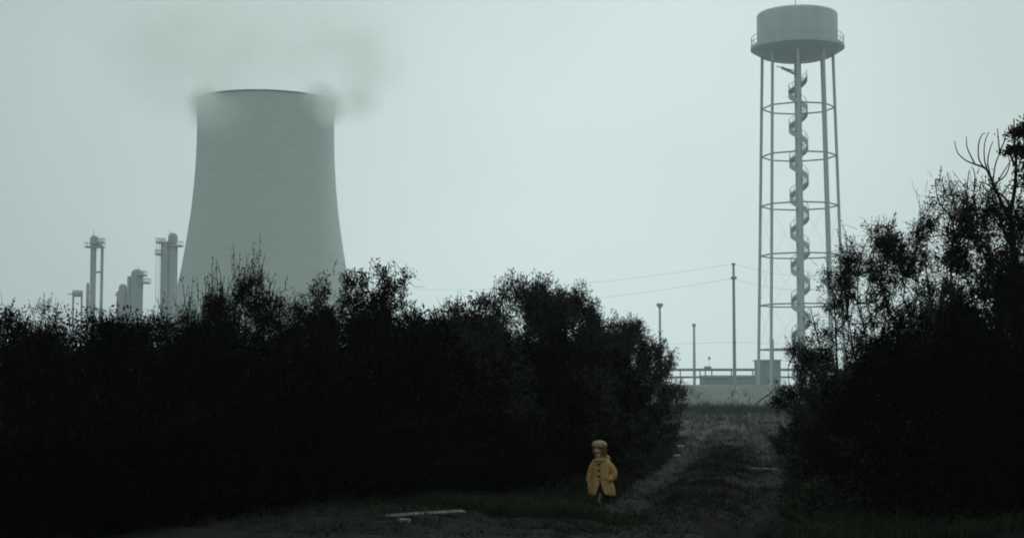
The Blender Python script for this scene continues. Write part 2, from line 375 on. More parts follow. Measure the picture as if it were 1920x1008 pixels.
for a_, b_ in zip(lv[:-1], lv[1:]):
    for j in range(0, 8, 2):
        A0, A1 = R(-9.3+45*j), R(-9.3+45*(j+1))
        for (u0, u1) in ((A0, A1), (A1, A0)):
            mb = MB(); mb.tube([(lr(a_)*math.cos(u0), lr(a_)*math.sin(u0), a_), (lr(b_)*math.cos(u1), lr(b_)*math.sin(u1), b_)], .010, 4)
            mb.build('tie_rod', M['thin_steel'], wt)
st = MB(); hr = MB(); ri, ro = .38, 1.02; pitch = 66*kw; z_top = wz(146); nst = 22
za = .3; i = 0; rail = []; rail2 = []
phase0 = math.pi  # left at z of y=180
zref = wz(180)
while za < z_top:
    th = phase0-2*math.pi*(za-zref)/pitch; dth = 2*math.pi/nst*1.02
    vs = []
    for zz in (za-.03, za+.03):
        for r_ in (ri, ro):
            for tt in (th, th-dth): vs.append((r_*math.cos(tt), r_*math.sin(tt), zz))
    st.add(vs, [(0,1,3,2),(4,6,7,5),(0,4,5,1),(2,3,7,6),(0,2,6,4),(1,5,7,3)])
    # stringer plate on the outside
    vs = [(q*math.cos(tt), q*math.sin(tt), zz) for q in (ro, ro+.03) for tt, zo in ((th, 0), (th-dth, pitch/nst)) for zz in (za+zo-.24, za+zo+.42)]
    st.add(vs, [(0,1,3,2),(4,6,7,5),(0,4,5,1),(2,3,7,6),(0,2,6,4),(1,5,7,3)])
    for h in (1.0, .55): (rail if h == 1.0 else rail2).append((ro*math.cos(th), ro*math.sin(th), za+h))
    if i % 2 == 0: hr.tube([(ro*math.cos(th), ro*math.sin(th), za), (ro*math.cos(th), ro*math.sin(th), za+1)], .025, 4)
    za += pitch/nst; i += 1
s_ = st.build('spiral_stair', M['tower_steel'], wt)
hr.tube(rail, .03, 5); hr.tube(rail2, .015, 4); hr.build('handrail', M['thin_steel'], s_)
mb = MB(); mb.tube([(-.3, -.3, wz(140)), (-1.9, -.9, wz(130))], .16, 8); mb.build('stair_landing', M['tower_steel'], wt)
mb = MB(); mb.tube([(-.2, 0, wz(133)), (-lr(wz(133))*.72, -2.5, wz(133))], .05, 6); mb.build('feed_pipe', M['thin_steel'], wt)
for j in range(8):
    pass

# ------------------------------------------------------------------ utility pole, mast lamps, wires
UY = 150.5
def pole_at(px, Y): return P(px, 718, Y)[0]
ux = pole_at(1377.5, 136.); uz = lambda y: P(1376, y, 136.)[2]
up = empty('utility_pole', (ux, 136, 0), 'tall thin utility pole carrying faint wires, left of the water tower', 'utility pole')
mb = MB(); mb.tube([(0, 0, -.2), (0, 0, uz(520)), (0, 0, uz(496))], [.17, .115, .09], 10); mb.build('pole', M['pole_wood'], up, True)
mb = MB(); mb.tube([(0, -.02, uz(497)), (0, -.02, uz(493))], .15, 8); mb.build('cap', M['plant_steel'], up)
mb = MB(); mb.box((0, -.12, uz(521)), (.5, .12, .22)); mb.build('cross_arm', M['plant_steel'], up)
mb = MB(); mb.box((0, -.12, uz(641)), (.26, .12, .16)); mb.build('wire_clamp', M['plant_steel'], up)
mb = MB(); mb.tube([(.21*math.cos(t_), .21*math.sin(t_), .35+t_/(2*math.pi)*.75) for t_ in np.linspace(0, 2*math.pi*2, 40)], .06, 6); mb.build('spiral_guard', M['guard_white'], up)
def wire(name, pts, sag, label, r=.011):
    pts = [Vector(p) for p in pts]; mb = MB(); q = []
    for a_, b_ in zip(pts[:-1], pts[1:]):
        for i in range(25):
            t_ = i/24; p = a_.lerp(b_, t_); p.z -= sag*4*t_*(1-t_); q.append(p)
    mb.tube(q, r, 4); o = mb.build(name, M['pole_wood']); tag(o, label, 'wire'); return o
wire('overhead_wire', [P(760, 575, 190), P(1376, 521, 135.8), P(1640, 525, 120)], .9, 'middle overhead wire, sagging leftward from the utility pole cross arm')
wire('overhead_wire', [P(760, 540, 190), P(1376, 494, 136), P(1640, 497, 120)], .9, 'topmost faint overhead wire running from the tip of the utility pole')
wire('overhead_wire', [P(900, 647, 180), P(1376, 641, 135.8), P(1640, 640, 120)], .15, 'lowest overhead wire, nearly level, crossing the utility pole halfway up')
def mast(px, topy, Y, wide, label, boxy):
    x = P(px, 700, Y)[0]; zt_ = P(px, topy, Y)[2]; e = empty('lamp_mast', (x, Y, 0), label, 'lamp mast')
    mb = MB(); mb.tube([(0, 0, 0), (0, 0, zt_-.3)], [.34, .2], 10); mb.build('mast', M['pole_wood'], e, True)
    k_ = Y/F; hw = wide*k_/2; mb = MB()
    if boxy: mb.lathe([(hw*.35, zt_-.9), (hw, zt_-.4), (hw, zt_-.05), (hw*.8, zt_)], n=14)
    else: mb.lathe([(hw*.6, zt_-.7), (hw, zt_-.5), (hw, zt_-.15), (hw*.5, zt_)], n=12)
    mb.build('lamp_head', M['plant_steel'], e, True)
mast(1238, 568.5, 300, 12.5, 'lamp mast with a wide flat head rising just over the end of the left hedge', True)
mast(1302, 606, 300, 7, 'shorter lamp mast with a small head above the raised pipeline', False)

# ------------------------------------------------------------------ raised pipeline, low buildings behind the dyke
BY = 262.0
def bx(px): return P(px, 700, BY)[0]
def bz(py): return P(1350, py, BY)[2]
pr_ = empty('raised_pipeline', (bx(1330), BY, 0), 'pair of long raised pipes on short posts running behind the dyke to the water tower', 'pipeline')
ox = bx(1330)
for y, r_ in ((692.5, .22), (706.5, .17)):
    mb = MB(); mb.tube([(bx(1180)-ox, 0, bz(y)), (bx(1500)-ox, 0, bz(y))], r_, 10); mb.build('pipe', M['wall_blue'], pr_, True)
for q in (1200, 1240, 1276, 1313, 1323, 1335, 1372, 1412, 1450):
    mb = MB(); mb.box((bx(q)-ox, .3, bz(694)/2), (.18, .18, bz(694))); mb.build('post', M['wall_blue'], pr_)
mb = MB(); mb.box((bx(1327)-ox, 0, bz(689.5)), (1.1, .9, .55)); mb.build('valve_box', M['wall_blue'], pr_)
mb = MB(); mb.tube([(bx(1330)-ox, 0, bz(689)), (bx(1330)-ox, 0, bz(673))], .03, 5); mb.lathe([(.05, bz(673)-.1), (.22, bz(672)), (.2, bz(669)), (.05, bz(668))], c=(bx(1330)-ox, 0, 0), n=10); mb.build('valve_wheel', M['plant_steel'], pr_)
def building(name, x0, x1, ytop, Y, mat, label, cat, roof=True, win=()):
    A = P(x0, 700, Y)[0]; B = P(x1, 700, Y)[0]; h = P(1350, ytop, Y)[2]; e = empty(name, ((A+B)/2, Y, 0), label, cat)
    w_ = B-A; mb = MB(); mb.box((0, 3, h/2), (w_, 6, h)); mb.build('wall', M[mat], e)
    mb = MB(); mb.box((0, 3, h+.1), (w_+.4, 6.4, .2)); mb.build('roof', M['tower_steel'], e)
    for (q, z0, z1, ww) in win:
        xx_ = P(q, 700, Y)[0]-(A+B)/2; mb = MB(); mb.box((xx_, -.02, (z0+z1)/2), (ww, .06, z1-z0)); mb.build('door', M['white_paint'], e)
building('boundary_wall', 1321, 1428, 705, 270, 'wall_blue', 'long low blue grey wall under the raised pipes, behind the dyke', 'wall')
building('pump_house', 1426, 1464, 676, 240, 'wall_blue', 'pale grey pump house at the foot of the water tower', 'building', win=((1442, 2.4, 3.0, .45),))
# thin pale mast in front of dyke + leaning stick
xx_ = P(1450.5, 740, 138)[0]; e = empty('marker_post', (xx_, 138, float(gz(xx_, 138))), 'thin grey post standing on the dyke face below the water tower', 'post')
mb = MB(); mb.tube([(0, 0, -.2), (0, 0, 6.0)], [.09, .06], 8); mb.build('post', M['pole_wood'], e); mb = MB(); mb.lathe([(.16, -.1), (.16, .25), (.1, .35)], n=10); mb.build('footing', M['concrete'], e)
a_, b_ = P(1428, 748, 130), P(1447, 735, 130)
a_[2] = max(a_[2], gz(a_[0], 130)); mb = MB(); mb.tube([a_-np.array([.5, 0, .35]), a_, b_, b_+np.array([.35, .2, .45])], [.03, .045, .04, .02], 6); o = mb.build('leaning_branch', M['bark']); tag(o, 'dark stick leaning at a slant in front of the dyke', 'branch')

# ------------------------------------------------------------------ foliage
def leaves(rng, c, dirs, ln, wd, jit=.6):
    """one rhombus leaf per row: base c, growing along dirs"""
    n = len(c); d_ = dirs+rng.normal(0, jit, (n, 3)); d_ /= np.linalg.norm(d_, axis=1, keepdims=True)+1e-9
    r_ = rng.normal(0, 1, (n, 3)); s = np.cross(d_, r_); s /= np.linalg.norm(s, axis=1, keepdims=True)+1e-9
    l = (ln*rng.uniform(.6, 1.3, n))[:, None]; w_ = (wd*rng.uniform(.7, 1.2, n))[:, None]
    V = np.stack([c, c+d_*l*.5+s*w_*.5, c+d_*l, c+d_*l*.5-s*w_*.5], 1).reshape(-1, 3)
    return V, np.arange(4*n).reshape(-1, 4)
def prisms(A, B, ra, rb, n=3):
    A = np.asarray(A, float); B = np.asarray(B, float); m_ = len(A)
    d_ = B-A; d_ /= np.linalg.norm(d_, axis=1, keepdims=True)+1e-9
    up_ = np.where(np.abs(d_[:, 2:3]) > .9, np.array([[1., 0, 0]]), np.array([[0, 0, 1.]]))
    u = np.cross(d_, up_); u /= np.linalg.norm(u, axis=1, keepdims=True)+1e-9; v = np.cross(d_, u)
    V = np.zeros((m_, 2*n, 3)); ra = np.broadcast_to(ra, (m_,))[:, None]; rb = np.broadcast_to(rb, (m_,))[:, None]
    for j in range(n):
        q = 2*math.pi*j/n; o_ = u*math.cos(q)+v*math.sin(q); V[:, j] = A+o_*ra; V[:, n+j] = B+o_*rb
    Fc = np.concatenate([np.stack([np.full(m_, j), np.full(m_, (j+1) % n), np.full(m_, n+(j+1) % n), np.full(m_, n+j)], 1)+np.arange(m_)[:, None]*2*n for j in range(n)])
    return V.reshape(-1, 3), Fc
def join(parts):
    V = []; Fs = []; o_ = 0
    for v, f in parts:
        V.append(v); Fs.append(np.asarray(f)+o_); o_ += len(v)
    return np.concatenate(V), Fs
def nrm(a): return a/(np.linalg.norm(a, axis=-1, keepdims=True)+1e-9)
def bush(seed, H=4.0, W=4.0, ncl=60, rc=.42, tufts=40, nl=11, leaf=(.075, .026), shoots=0, el=1.5, lo=.12, lmat='leaf_dark', shoot_len=.7, pw=.6, tangle=4):
    rng = np.random.default_rng(seed)
    th = rng.uniform(0, 2*math.pi, ncl); hh = rng.uniform(lo, 1, ncl)**.8
    prof = np.sqrt(np.clip(1-np.clip((hh-.4)/.62, 0, 1)**2.2, 0, 1))
    prof = np.where(hh < .4, .75+.25*hh/.4, prof)
    rad = rng.uniform(0, 1, ncl)**pw*prof*(1+.15*np.sin(3*th+seed))
    c = np.stack([rad*np.cos(th)*(W/2-rc*.6), rad*np.sin(th)*(W/2-rc*.6), hh*(H-rc*1.3)], 1)
    ax = nrm(c-np.array([0, 0, H*.25])+rng.normal(0, .35, (ncl, 3))); ax[:, 2] = np.abs(ax[:, 2])+.25; ax = nrm(ax)
    # a few main stems that curve up and outward; every clump hangs on a side branch of the nearest
    ms = max(4, min(9, ncl//9)); segA = []; segB = []; ra_ = []; rb_2 = []; nodes = []
    for i in range(ms):
        a = 2*math.pi*(i+rng.uniform(-.3, .3))/ms; ex = rng.uniform(.35, .8)*W/2; hh_ = H*rng.uniform(.6, .85); p = np.array([rng.normal(0, .1), rng.normal(0, .1), -.15]); nseg = 7
        for k2 in range(nseg):
            t2 = (k2+1)/nseg; q = np.array([math.cos(a)*ex*t2**1.4, math.sin(a)*ex*t2**1.4, hh_*t2])+rng.normal(0, .05, 3)
            segA.append(p); segB.append(q); ra_.append(.034*(1-.75*k2/nseg)); rb_2.append(.034*(1-.75*(k2+1)/nseg)); p = q
            if k2 >= 1: nodes.append(q)
    nodes = np.array(nodes); s1 = prisms(segA, segB, np.array(ra_), np.array(rb_2), 4)
    dd_ = np.linalg.norm(c[:, None]-nodes[None]+np.array([0, 0, -.25]), axis=2)*rng.uniform(.8, 1.25, (ncl, len(nodes))); nn_ = nodes[dd_.argmin(1)]
    mid = nn_*.45+c*.55+rng.normal(0, .10, (ncl, 3))-np.array([0, 0, .04])
    s2 = prisms(nn_, mid, .014, .010, 3); s3 = prisms(mid, c, .010, .006, 3)
    stem = join([s1, s2, s3])
    # tufts
    k_ = ncl*tufts; ci = np.repeat(np.arange(ncl), tufts)
    off = rng.normal(0, 1, (k_, 3)); off = nrm(off)*(rng.uniform(0, 1, (k_, 1))**.5)*rc*rng.uniform(.75, 1.25, ncl)[ci][:, None]
    al = (off*ax[ci]).sum(1, keepdims=True)*ax[ci]; off = off+al*(el-1)
    tp = c[ci]+off; tp[:, 2] = np.maximum(tp[:, 2], .03)
    tw = prisms(c[ci]+off*.15, tp, .006, .003, 3)
    td = nrm(off+ax[ci]*rc*.8)
    li = np.repeat(np.arange(k_), nl)
    lc = tp[li]+rng.normal(0, .035, (len(li), 3))
    parts = [leaves(rng, lc, td[li], leaf[0], leaf[1], .55)]
    tws = [tw]
    nt_ = ncl*tangle; j_ = rng.integers(0, ncl, nt_); A = c[j_]+rng.normal(0, rc*.62, (nt_, 3)); A[:, 2] = np.maximum(A[:, 2], .1)
    v1 = rng.normal(0, .6, (nt_, 3))+np.array([0, 0, .5]); v1 = nrm(v1)*rng.uniform(.05, .17, (nt_, 1)); B = A+v1; D = B+v1*.8+rng.normal(0, .06, (nt_, 3))
    tws += [prisms(A, B, .005, .004), prisms(B, D, .004, .0025)]
    if shoots:
        top = np.argsort(-c[:, 2]-rng.uniform(0, .9, ncl))[:max(6, ncl//2)]
        si = rng.choice(top, shoots); A = c[si]+rng.normal(0, rc*.55, (shoots, 3)); Ls = shoot_len*rng.uniform(.35, 1.2, shoots)[:, None]
        lean = rng.normal(0, .16, (shoots, 3)); lean[:, 2] = 1; B = A+lean*Ls*.55; lean2 = lean+rng.normal(0, .14, (shoots, 3)); D = B+lean2*Ls*.5
        tws += [prisms(A, B, .009, .006), prisms(B, D, .006, .003)]
        q = 14; sidx = np.repeat(np.arange(shoots), q); tt = rng.uniform(0, 1, len(sidx))[:, None]
        keep = rng.uniform(0, 1, len(sidx)) < np.repeat(rng.uniform(.2, 1, shoots), q)
        pc = A[sidx]+(D-A)[sidx]*tt; dd = nrm(lean)[sidx]
        parts.append(leaves(rng, pc[keep], dd[keep], leaf[0]*.9, leaf[1], .5))
    crown = join(parts); twg = join(tws)
    br = (np.concatenate([stem[0], twg[0]]), stem[1]+[f+len(stem[0]) for f in twg[1]])
    return (npmesh('crown', crown[0], crown[1], M[lmat]), None, npmesh('branches', br[0], br[1], M['bark']), H, W)
KIND = {  # rc clump radius, el elongation, dens clumps per m3 of visible crown, tufts, leaves, shoots per m2, shoot length, material, leaf size, outer bias
 'tuftA': (.22, 2.0, 7, 36, 9, 1.5, .2, 'leaf_olive', (.065, .022), .45),
 'tuftB': (.19, 2.1, 8.5, 32, 9, 1.5, .2, 'leaf_olive', (.065, .022), .45),
 'spikA': (.20, 1.4, 8, 30, 8, 4, .35, 'leaf_dark', (.06, .02), .5),
 'spikB': (.19, 1.5, 8, 30, 8, 16, .65, 'leaf_dark', (.06, .02), .5),
 'openA': (.20, 1.5, 6.5, 30, 8, 3, .3, 'leaf_dark', (.065, .024), .4),
 'openB': (.18, 1.8, 7, 28, 8, 4, .3, 'leaf_dark', (.065, .024), .4),
 'loose': (.20, 1.3, 6.0, 20, 5, 5, .45, 'leaf_right', (.055, .026), .45),
 'verge': (.17, 1.7, 10, 26, 8, 5, .3, 'leaf_verge', (.06, .022), .5),
 'pale': (.30, 1.2, .5, 16, 5, 2, .5, 'leaf_pale', (.09, .035), .3),
}
brng = random.Random(5); bseed = [100]
CACHE = {}
def put(kind, px, topy, Y, wpx, label, group, name='bush', cat='bush', lo=.42, share=None):
    top = P(px, topy, Y); x = top[0]; z0 = float(gz(x, Y)); h = top[2]-z0+.06; ww = wpx*Y/F*(1.15 if share else 1.4)
    e = empty(name, (x, Y, z0), label, cat, group, rz=brng.uniform(0, 6.28))
    if share in CACHE and share:
        crown, tw, stem, H0, W0 = CACHE[share]; e.scale = (ww/W0, ww/W0, h/H0)
    else:
        rc, el, dens, tufts, nl, sh, sl, lm, lf, pw = KIND[kind]; bseed[0] += 1
        vol = .7*ww*ww*h*(1-lo); ncl = int(min(170, max(14, dens*vol*(1 if share else .72))))
        crown, tw, stem, H0, W0 = bush(bseed[0], H=h, W=ww, ncl=ncl, rc=rc, tufts=tufts, nl=nl, shoots=int(sh*ww*ww), el=el, lo=lo, lmat=lm, shoot_len=sl, leaf=lf, pw=pw, tangle=14 if kind in ('loose', 'pale') else 5)
        if share: CACHE[share] = (crown, tw, stem, H0, W0)
    link('crown', crown, e); link('branches', stem, e)
    return e
GL = 'bushes of the hedge left of the track'
GR = 'bushes of the thicket right of the track'
# skyline bushes, left hedge (px of centre, py of top, distance, width px)
put('openB', 2, 572, 27, 150, 'dark bush cut by the left edge of the picture, on the hedge skyline', GL)
put('pale', 92, 560, 70, 110, 'thin pale bush with bright gaps, furthest left behind the hedge', GL, name='bare_shrub', cat='shrub')
put('pale', 45, 585, 60, 90, 'low pale shrub showing over the hedge dip near the left edge', GL, name='bare_shrub', cat='shrub')
put('openA', 118, 600, 27, 170, 'low dark bush below the thin pale bushes on the left hedge', GL)
put('spikA', 195, 556, 28, 110, 'dark rounded bush at the foot of the slender distillation column', GL)
put('openA', 250, 548, 28, 100, 'dark round headed bush in front of the squat domed vessel', GL)
put('spikA', 330, 574, 28, 170, 'low dark bush under the twin steel columns', GL)
put('spikB', 400, 552, 28, 120, 'dark spiky bush in front of the left foot of the cooling tower', GL)
put('spikB', 462, 512, 28, 150, 'bush with the tallest upright shoots, before the middle of the cooling tower', GL)
put('spikA', 535, 543, 29, 120, 'spiky dark bush before the right half of the cooling tower', GL)
put('spikA', 590, 565, 28, 110, 'low bush in the dip of the skyline at the right foot of the cooling tower', GL)
put('openA', 655, 508, 30, 170, 'leafy bush touching the right edge of the cooling tower', GL)
put('openB', 745, 504, 30, 150, 'high leafy bush with bright holes, just right of the cooling tower', GL)
put('spikA', 838, 562, 30, 120, 'low bush with upright leafy shoots in the dip between two high bushes', GL)
put('openB', 912, 535, 32, 110, 'small knobbly bush left of the highest tufted bush', GL)
put('tuftA', 985, 526, 33, 190, 'highest tufted evergreen bush, in the middle of the picture', GL)
put('tuftB', 1065, 545, 34, 170, 'tufted evergreen bush on the right shoulder of the highest one', GL)
put('tuftA', 1135, 592, 37, 180, 'broad tufted evergreen bush under the sagging wire', GL)
put('tuftB', 1180, 602, 42, 120, 'tufted evergreen bush below the wide headed lamp mast', GL)
put('tuftA', 1222, 645, 48, 90, 'last high bush where the left hedge slopes down to the pipeline', GL)
put('tuftB', 1266, 706, 58, 60, 'end bush of the left hedge, against the pale dyke', GL)
put('verge', 1182, 846, 34, 70, 'small greenish bush at the track edge right of the child', GL, lo=.1)
put('verge', 1212, 785, 44, 80, 'low olive bush at the end of the left hedge by the track', GL)
put('tuftB', 1160, 720, 37, 190, 'rounded bush bulging from the hedge behind the child', GL)
put('tuftA', 1060, 690, 31.5, 220, 'wide dark bush just left above the child', GL)
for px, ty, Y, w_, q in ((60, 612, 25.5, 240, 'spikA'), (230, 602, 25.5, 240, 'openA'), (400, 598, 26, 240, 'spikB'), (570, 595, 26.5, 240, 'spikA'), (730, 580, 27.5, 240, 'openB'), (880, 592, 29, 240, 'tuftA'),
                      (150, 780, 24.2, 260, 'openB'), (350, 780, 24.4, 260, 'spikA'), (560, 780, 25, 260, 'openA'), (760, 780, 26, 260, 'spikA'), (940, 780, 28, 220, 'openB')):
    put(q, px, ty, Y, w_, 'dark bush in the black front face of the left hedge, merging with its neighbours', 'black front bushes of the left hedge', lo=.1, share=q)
# right thicket
put('loose', 1568, 468, 33, 115, 'see-through leafy bush beside the water tower centre column', GR)
put('loose', 1640, 412, 31, 170, 'loose leafy bush topping the thicket right of the water tower', GR)
put('openB', 1705, 420, 30, 130, 'denser leafy bush between two loose ones right of the water tower', GR)
put('loose', 1775, 340, 28, 150, 'loose bush with long upright shoots left of the tall bare branches', GR)
put('openA', 1835, 385, 26.5, 150, 'dense dark bush low under the curved bare shoots', GR)
put('loose', 1850, 350, 26, 160, 'twiggy bush under the tall curved bare branches', GR)
put('openB', 1925, 380, 25, 120, 'leafy bush cut by the right edge below the tall tree', GR)
put('tuftB', 1500, 640, 42, 70, 'low round bush at the left end of the right thicket, beside the track', GR)
put('verge', 1538, 905, 24.3, 90, 'greenish bush low at the right, nearest the bottom of the picture', GR, lo=.1)
put('verge', 1508, 850, 27.5, 90, 'lowest greenish bush on the right verge of the track', GR, lo=.1)
put('verge', 1498, 765, 31.5, 90, 'small olive bush low at the track side of the right thicket', GR)
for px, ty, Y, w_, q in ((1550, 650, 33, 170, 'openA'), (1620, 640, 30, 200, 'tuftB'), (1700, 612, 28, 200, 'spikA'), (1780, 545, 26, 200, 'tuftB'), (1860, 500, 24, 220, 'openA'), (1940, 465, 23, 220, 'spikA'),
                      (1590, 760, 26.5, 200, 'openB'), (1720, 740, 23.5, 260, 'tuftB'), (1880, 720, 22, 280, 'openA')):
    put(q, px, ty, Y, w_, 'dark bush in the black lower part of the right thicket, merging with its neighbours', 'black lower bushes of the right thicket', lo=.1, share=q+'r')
# tall tree at right with bare curved shoots
def bez(pts, n=8):
    pts = [np.array(p, float) for p in pts]; o_ = []
    k_ = len(pts)
    for i in range(k_-1):
        p0, p1, p2, p3 = pts[max(i-1, 0)], pts[i], pts[i+1], pts[min(i+2, k_-1)]
        for t_ in np.linspace(0, 1, n, endpoint=False):
            o_.append(.5*((2*p1)+(-p0+p2)*t_+(2*p0-5*p1+4*p2-p3)*t_**2+(-p0+3*p1-3*p2+p3)*t_**3))
    o_.append(pts[-1]); return o_
TT = 25.0
def TP(px, py, dy=0): return P(px, py, TT+dy)
rootp = TP(1925, 900); rootp[2] = gz(rootp[0], TT)
tr = empty('tall_tree', tuple(rootp), 'tall tree at the right edge with long bare shoots curving up against the sky', 'tree')
def rel(p): return tuple(np.array(p)-rootp)
mb = MB(); tp_ = [rel(TP(1925, 920)), rel(TP(1915, 700)), rel(TP(1905, 540)), rel(TP(1897, 430)), rel(TP(1893, 385))]
q = bez(tp_); mb.tube(q, list(np.linspace(.085, .035, len(q))), 8); mb.build('trunk', M['bark'], tr, True)
limbs = [([(1897, 420, 0), (1880, 385, .1), (1862, 345, .2), (1850, 318, .3), (1828, 308, .35)], .030, .014),
         ([(1895, 400, 0), (1903, 350, -.2), (1905, 300, -.3), (1902, 262, -.4), (1901, 222, -.4)], .034, .008),
         ([(1893, 385, 0), (1885, 372, .2), (1872, 360, .3)], .024, .012),
         ([(1905, 480, 0), (1885, 440, -.2), (1872, 400, -.3), (1868, 375, -.3)], .028, .01),
         ([(1903, 310, -.3), (1893, 287, -.2), (1888, 270, -.2)], .02, .012),
         ([(1905, 540, 0), (1870, 500, .3), (1840, 450, .4), (1825, 420, .4)], .03, .012),
         ([(1912, 650, 0), (1930, 500, .3), (1938, 350, .3), (1925, 265, .2)], .04, .012)]
for pts, a0, a1 in limbs:
    mb = MB(); q = bez([rel(TP(x, y, d_)) for x, y, d_ in pts]); mb.tube(q, list(np.linspace(a0, a1, len(q))), 6); mb.build('limb', M['bark'], tr, True)
shoots_ = [[(1828, 308), (1810, 300), (1795, 285), (1790, 264)], [(1828, 308), (1820, 292), (1813, 275), (1812, 256)], [(1851, 320), (1836, 300), (1835, 270), (1842, 252), (1848, 250)],
           [(1853, 325), (1846, 300), (1846, 270), (1854, 247)], [(1858, 332), (1852, 305), (1856, 280), (1862, 265)], [(1862, 340), (1866, 310), (1874, 285), (1872, 268)],
           [(1874, 285), (1884, 262), (1884, 244)], [(1874, 285), (1872, 262), (1870, 240)], [(1864, 345), (1884, 330), (1893, 308), (1890, 292)], [(1866, 350), (1880, 325), (1896, 300)],
           [(1872, 362), (1850, 345), (1836, 340)], [(1868, 375), (1862, 352), (1852, 336)], [(1835, 420), (1826, 370), (1828, 330), (1822, 312)], [(1825, 420), (1812, 380), (1815, 335), (1818, 318)],
           [(1893, 345), (1882, 360), (1872, 385)], [(1905, 330), (1914, 300), (1916, 270)], [(1897, 420), (1912, 380), (1916, 340)], [(1902, 262), (1912, 245), (1918, 232)], [(1902, 262), (1892, 245), (1891, 235)],
           [(1880, 385), (1858, 372), (1846, 350), (1838, 345)], [(1825, 420), (1796, 395), (1782, 350), (1776, 322)], [(1840, 450), (1800, 420), (1762, 380), (1754, 340), (1757, 336)], [(1825, 420), (1790, 390), (1768, 350), (1768, 330)]]
mb = MB(); lrng = np.random.default_rng(77); lfC = []; lfD = []
for i, s in enumerate(shoots_):
    dj = .3*math.sin(i*2.1); q = bez([rel(TP(x, y, dj+.3)) for x, y in s], 6); mb.tube(q, list(np.linspace(.013, .006, len(q))), 5)
mb.build('shoots', M['bark'], tr)
for (x, y, rx, ry, n_) in ((1910, 250, 12, 10, 260), (1922, 246, 15, 16, 480), (1898, 283, 13, 6, 300), (1920, 285, 15, 9, 360), (1912, 345, 10, 16, 120), (1850, 400, 14, 12, 260), (1880, 430, 20, 20, 160), (1915, 420, 12, 30, 260), (1840, 345, 30, 20, 60), (1925, 320, 12, 30, 300)):
    c_ = np.array([rel(TP(x, y, .1))]); s_ = TT/F; lfC.append(c_+lrng.normal(0, 1, (n_, 3))*np.array([rx*s_*.55, .25, ry*s_*.55])); lfD.append(np.tile([[0, 0, 1.]], (n_, 1)))
V, Fx = leaves(lrng, np.concatenate(lfC), np.concatenate(lfD), .07, .03, 1.0)
link('crown', npmesh('crown', V, Fx, M['leaf_right']), tr)

# undergrowth masses (nobody could count it)
def mass(name, stations, n, leaf, mat, seed, label, depth):
    rng = np.random.default_rng(seed); S = np.array(stations, float)
    L_ = np.concatenate([[0], np.cumsum(np.linalg.norm(np.diff(S[:, :2], axis=0), axis=1))]); t_ = rng.uniform(0, L_[-1], n)
    x = np.interp(t_, L_, S[:, 0]); y = np.interp(t_, L_, S[:, 1]); h = np.interp(t_, L_, S[:, 2])
    dx = np.gradient(np.interp(np.linspace(0, L_[-1], 200), L_, S[:, 0])); dy__ = np.gradient(np.interp(np.linspace(0, L_[-1], 200), L_, S[:, 1]))
    ix = np.clip((t_/L_[-1]*199).astype(int), 0, 199); tx, ty = dx[ix], dy__[ix]; ln = np.hypot(tx, ty); nx_, ny_ = -ty/ln, tx/ln
    u = rng.uniform(0, 1, n); v = rng.uniform(0, 1, n)**.8
    off = (u)*depth*(1-.5*v**2); lump = 1+.5*noise2(t_, u*depth, 1.2, 1)
    off = off+noise2(t_, v*3, .9, 2)*.7
    X_ = x+nx_*off; Y_ = y+ny_*off; Z_ = gz(X_, Y_)+v*h*lump*(1-(2*u-1)**2*.25)
    c = np.stack([X_, Y_, Z_], 1)
    V, Fx = leaves(rng, c, np.tile([[0, -.3, .6]], (n, 1)), leaf, leaf*.45, .9)
    o = link(name, npmesh(name, V, Fx, M[mat])); tag(o, label, 'undergrowth', kind='stuff')
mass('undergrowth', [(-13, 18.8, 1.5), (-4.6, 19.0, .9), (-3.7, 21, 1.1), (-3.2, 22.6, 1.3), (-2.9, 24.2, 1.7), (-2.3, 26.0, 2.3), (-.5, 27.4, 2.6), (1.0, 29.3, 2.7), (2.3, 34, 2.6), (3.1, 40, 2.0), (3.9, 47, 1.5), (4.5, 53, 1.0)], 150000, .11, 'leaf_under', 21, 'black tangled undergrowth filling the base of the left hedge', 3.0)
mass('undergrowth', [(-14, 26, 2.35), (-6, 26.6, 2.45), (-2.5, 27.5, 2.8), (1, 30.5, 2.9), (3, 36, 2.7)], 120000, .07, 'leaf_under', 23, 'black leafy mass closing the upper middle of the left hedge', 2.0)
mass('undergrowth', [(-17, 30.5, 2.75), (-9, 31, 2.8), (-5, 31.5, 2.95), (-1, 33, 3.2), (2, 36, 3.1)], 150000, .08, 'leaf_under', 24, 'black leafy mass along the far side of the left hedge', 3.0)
mass('undergrowth', [(8.9, 46, 1.8), (7.9, 40, 1.9), (6.6, 33, 2.0), (5.7, 28, 2.2), (5.0, 24, 2.6), (4.9, 20, 2.6)], 130000, .11, 'leaf_under', 22, 'black tangled undergrowth filling the base of the right thicket', 4.0)

